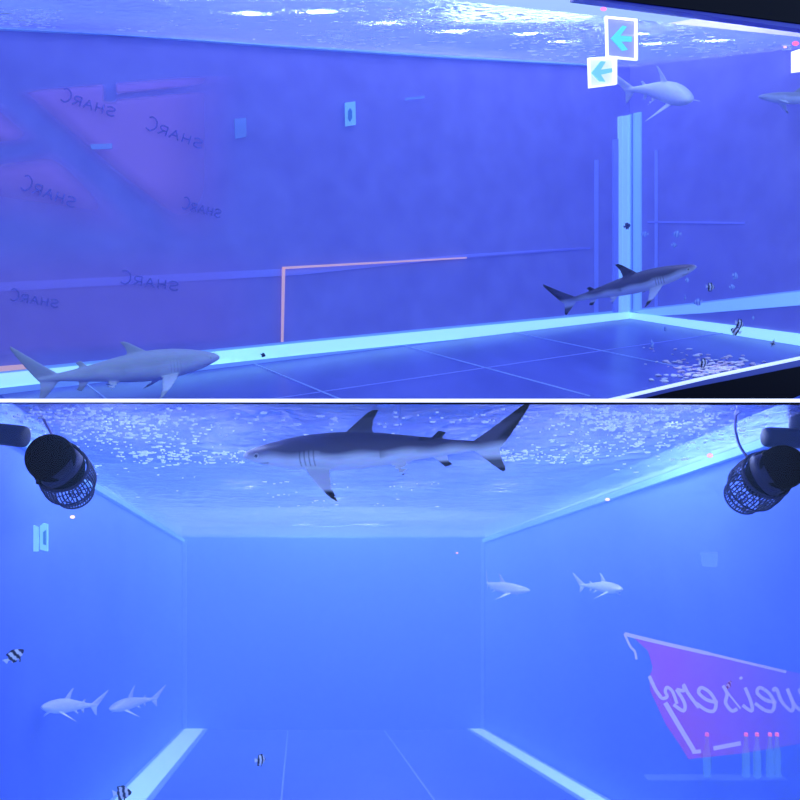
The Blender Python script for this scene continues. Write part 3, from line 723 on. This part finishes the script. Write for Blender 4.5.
lathe(bo,[(0,.0075),(.010,.0075),(.012,.005)]); cme=bpy.data.meshes.new('cap'); bo.to_mesh(bo and cme); bo.free(); cme.materials.append(CAP)  # red glow of the reflected bottle, made as a cap
for px,lab in ((707,'reflected bottle with red cap standing apart, leftmost on the shelf'),(746,'reflected bottle with red cap, second from the left on the shelf'),(757,'reflected bottle with red cap, middle one of the shelf'),(770,'reflected bottle with red cap, second from the right on the shelf'),(777,'rightmost reflected bottle with red cap on the shelf')):
    p=at(px,777,YF+.12); r=empty('bottle',(p.x,p.y,SH.z+.0005)); tag(r,lab,'bottle','reflected bottles on the see-through shelf')
    a=link('glass_body',bme,None,r); b=link('cap',cme,None,r); b.location=(0,0,.1555)

# tiny status lights
def led(px,py,Y,rad,col,label):
    bm=bmesh.new(); bmesh.ops.create_uvsphere(bm,u_segments=12,v_segments=8,radius=rad)
    for v in bm.verts: v.co.x*=1.5; v.co.y*=.6
    o=from_bm('indicator_light',bm,mat('led_%d_%d'%(int(col[1]*99),int(col[2]*99)),col,.4,.2,col,.9),None,True); o.location=at(px,py,Y); tag(o,label,'light','small indicator lights')
led(710,455.5,YF-.03,.0075,(1,.42,.32),'brightest red light, below the cable of the right pump')
led(607.5,499.5,YF-.03,.0055,(1,.62,.55),'small orange light at mid right of the lower window')
led(72.5,517,YF-.03,.006,(1,.66,.62),'peach light just under the left pump cage')
led(457,553,YF-.03,.003,(1,.4,.5),'tiny red speck in the centre of the lower window')
led(603.5,9,front(603,9,.1).y,.02,(.9,.25,.6),'pink speck just above the upper reflected arrow sign')
led(785,47,front(785,47,.1).y,.014,(.95,.5,.75),'fainter pink speck near the right edge')
led(795.5,43.5,front(795,43,.1).y,.026,(1,.15,.3),'red light at the right edge of the upper tank')

# ================================================================== WAVE PUMPS
PB=mat('black_plastic',(.001,.001,.002),.75,.03); PN=mat('navy_plastic',(.012,.014,.055),.55,.15); PC=mat('cable_violet',(.12,.10,.30),.5)
def ring(bm,c,ax,R,r,n=36,m_=8):
    ax=ax.normalized(); u=ax.orthogonal().normalized(); v=ax.cross(u); rings=[]
    for k in range(n):
        a=2*PI*k/n; rd=u*math.cos(a)+v*math.sin(a)
        rings.append([bm.verts.new(c+rd*(R+r*math.cos(2*PI*j/m_))+ax*r*math.sin(2*PI*j/m_)) for j in range(m_)])
    for k in range(n):
        a=rings[k]; b=rings[(k+1)%n]
        for j in range(m_): bm.faces.new((a[j],a[(j+1)%m_],b[(j+1)%m_],b[j]))
def pump(label, disc, rad, Y, mid, mr, end, er, Ym, Ye, cable, knobs):
    D=at(*disc,Y); M_=at(*mid,Ym); E=at(*end,Ye); ax=(E-D).normalized()
    R0=rad/F*Y; R1=mr/F*Ym; R2=er/F*Ye
    root=empty('wave_pump',D); tag(root,label,'pump','black wave pumps under the surface')
    # motor housing: cap facing the window, axis swung towards the cage
    axd=(D*1-Vector((0,0,CZ))).normalized(); 
    c1=D+axd*.035+ (M_-D)*.10
    bm=bmesh.new(); tube(bm,[D-axd*.004,D,D+axd*.028],[R0*.96,R0,R0],40)
    keep(from_bm('end_cap',bm,PB,None,False),root)
    bm=bmesh.new(); tube(bm,[D+axd*.029,c1+axd*.02,D.lerp(M_,.35)+axd*.03,D.lerp(M_,.62)+axd*.02],[R0*.94,R0*.97,R0*.95,R1*.95],36)
    keep(from_bm('motor_housing',bm,PN,None,True),root)
    # cage
    bm=bmesh.new(); N=46; a1=D.lerp(M_,.62)+axd*.02; axm=(E-a1).normalized()
    u=axm.orthogonal().normalized(); v=axm.cross(u)
    prof=[(0,R1*.98),(.30,R1*1.06),(.55,R1*1.04),(.80,R2*1.02),(1,R2*.92)]
    for k in range(N):
        a=2*PI*k/N; rd=u*math.cos(a)+v*math.sin(a)
        tube(bm,[a1.lerp(E,s)+rd*q for s,q in prof],.0027,6)
    cage=keep(from_bm('cage',bm,PN),root)
    bm=bmesh.new()
    for s,q in ((0,R1*.98),(.55,R1*1.04),(.80,R2*1.02),(1,R2*.92)): ring(bm,a1.lerp(E,s),axm,q,.0038 if s else .006)
    for q in (.62,.3): ring(bm,E,axm,R2*q,.0028)
    for k in range(12):
        a=2*PI*k/12; rd=u*math.cos(a)+v*math.sin(a); tube(bm,[E+rd*R2*.1,E+rd*R2*.92],.0025,6)
    keep(from_bm('cage_rings',bm,PN),cage)
    bm=bmesh.new(); tube(bm,[a1-axm*.01,a1.lerp(E,.25),a1.lerp(E,.42)],[R1*.9,R1*.75,R1*.55],28)
    keep(from_bm('propeller_hub',bm,PB,None,True),root)
    bm=bmesh.new(); ring(bm,D.lerp(M_,.42)+axd*.03,(M_-D)+axd*.12,R0*1.02,.007)
    band=keep(from_bm('clamp_band',bm,PB,None,True),root)
    for kx,ky in knobs:
        bm=bmesh.new(); c=at(kx,ky,Y+.02); d=(c-(D+axd*.02)).normalized(); tube(bm,[c-d*.03,c,c+d*.004],[.006,.009,.007],12); 
        keep(from_bm('clamp_knob',bm,PB,None,True),band)
    bm=bmesh.new(); tube(bm,smooth_pts([at(x,y,Yc) for x,y,Yc in cable],8),.0055,8); keep(from_bm('cable',bm,PC,None,True),root)
    return root
pump('black wave pump with caged outlet hanging at the upper left of the lower tank',(50.5,458),24,3.22,(70,476),25,(75,492),20,3.33,3.46,
     [(54,438,3.40),(46,424,3.40),(38,409,3.39),(33,402.5,3.38)],[(70,445),(38,483)])
pump('black wave pump with caged outlet hanging at the upper right of the lower tank',(783,467),22,3.20,(757,480),25,(742,497),20,3.32,3.46,
     [(748,458,3.44),(740,446,3.44),(735.5,430,3.42),(736,415,3.40),(739,402.5,3.36)],[(764,453),(783,490)])
# pump brackets
def bracket(label,p,q,rad,extra=None):
    r=empty('pump_bracket',p); tag(r,label,'bracket','dark pipe brackets beside the pumps')
    bm=bmesh.new(); d=(q-p).normalized(); tube(bm,[p,p+d*.004,q-d*.02,q-d*.004,q],[rad*.9,rad,rad,rad*.93,rad*.7],24)
    keep(from_bm('pipe',bm,PN,None,True),r)
    if extra:
        bm=bmesh.new(); tube(bm,extra[:2],extra[2],20); keep(from_bm('upright',bm,PN,None,True),r)
bracket('dark pipe stub at the left edge beside the left pump',at(-18,432,3.42),at(26,437,3.38),.043,(at(-12,432,3.42),at(-12,404,3.42),.03))
bracket('dark pipe bracket with upright above the right pump',at(812,439,3.42),at(764,437,3.40),.040,(at(800,440,3.44),at(800,404,3.44),.042))

# ================================================================== GLINT FLECKS ADDED UNDER THE SURFACES TO STAND FOR LIGHT SPARKLE
def glint_mat():
    m=bpy.data.materials.new('white_glint'); m.use_nodes=True; nt=m.node_tree; N=nt.nodes; L=nt.links
    N.remove(N['Principled BSDF'])
    d=N.new('ShaderNodeBsdfDiffuse'); d.inputs[0].default_value=(.95,.97,1,1); t=N.new('ShaderNodeBsdfTranslucent'); t.inputs[0].default_value=(.97,.98,1,1)
    x=N.new('ShaderNodeMixShader'); x.inputs[0].default_value=.75; L.new(d.outputs[0],x.inputs[1]); L.new(t.outputs[0],x.inputs[2]); L.new(x.outputs[0],N['Material Output'].inputs[0]); return m
GLINT=glint_mat()
def glint(clusters, solve, below, sx, parent_label, lo, hi):
    bm=bmesh.new(); rnd=random.Random(11)
    for n,kind,a,b,c,d in clusters:
        for _ in range(n):
            if kind=='g': px=rnd.gauss(a,b); py=rnd.gauss(c,d)
            else: px=rnd.uniform(a,b); py=rnd.uniform(c,d)
            if not(lo<py<hi(px)): continue
            p=solve(px,py)
            if p is None: continue
            r=sx*rnd.choice((.35,.45,.6,.8,1.0,1.5)); el=rnd.uniform(.5,1.3); an=rnd.uniform(-.5,.5); k=9; ring=[]
            for i in range(k):
                t=2*PI*i/k; q=r*(1+.45*rnd.uniform(-1,1)); u=math.cos(t)*q; v=math.sin(t)*q*el*.8
                X=u*math.cos(an)-v*math.sin(an); Y=u*math.sin(an)+v*math.cos(an); ring.append((X,Y))
            def P(X,Y,h): 
                w_=p+Vector((X,Y,0)); w_.z=below(w_.x,w_.y)-h; return w_
            A=[bm.verts.new(P(X,Y,.0)) for X,Y in ring]; B=[bm.verts.new(P(X*.8,Y*.8,.005)) for X,Y in ring]
            bm.faces.new(A); bm.faces.new(B[::-1])
            for i in range(k): bm.faces.new((A[i],A[(i+1)%k],B[(i+1)%k],B[i]))
    o=from_bm('glint',bm,GLINT); tag(o,parent_label,'glint',kind='stuff')
def s_low(px,py):
    kz=(400-py)/F; Y=.7745/(.2465+kz)
    if not(3.2<Y<8.7): return None
    p=at(px,py,Y); return p if xl(Y)+.1<p.x<xr(Y)-.1 else None
def s_up(px,py):
    kz=(400-py)/F; kx=(px-400)/F; den=kz-.013*kx-.2915
    if den<=0: return None
    Y=1.239/den; p=at(px,py,Y)
    q=p-C; q.z=0
    if q.dot(e2)>-.15 or q.dot(e2)<-3.3 or q.dot(e1)>-.12 or Y<7.1: return None
    return p
glint([(330,'g',115,62,430,15),(150,'g',70,45,415,6),(130,'u',120,245,449,462),(26,'g',100,60,470,12),(340,'g',655,55,429,15),(160,'g',620,65,416,7),(110,'u',500,600,447,462),
      (34,'u',260,440,478,506),(30,'u',150,560,414,424),(40,'u',150,700,408,470)], s_low, lambda x,y: lzs(x,y)-.006, .0095, 'white flecks standing for light sparkle under the surface of the lower tank', 406, lambda px: 508)
glint([(70,'u',0,60,8,27),(120,'g',420,55,24,9),(60,'g',345,30,40,6),(130,'g',560,28,40,14),(40,'g',500,60,14,6),(60,'g',665,30,40,8),(60,'u',690,790,38,58),(20,'u',60,300,5,30)],
     s_up, lambda x,y: zs(x,y)-.010, .036, 'white flecks standing for light sparkle under the surface of the upper tank', -2, lambda px: 70)
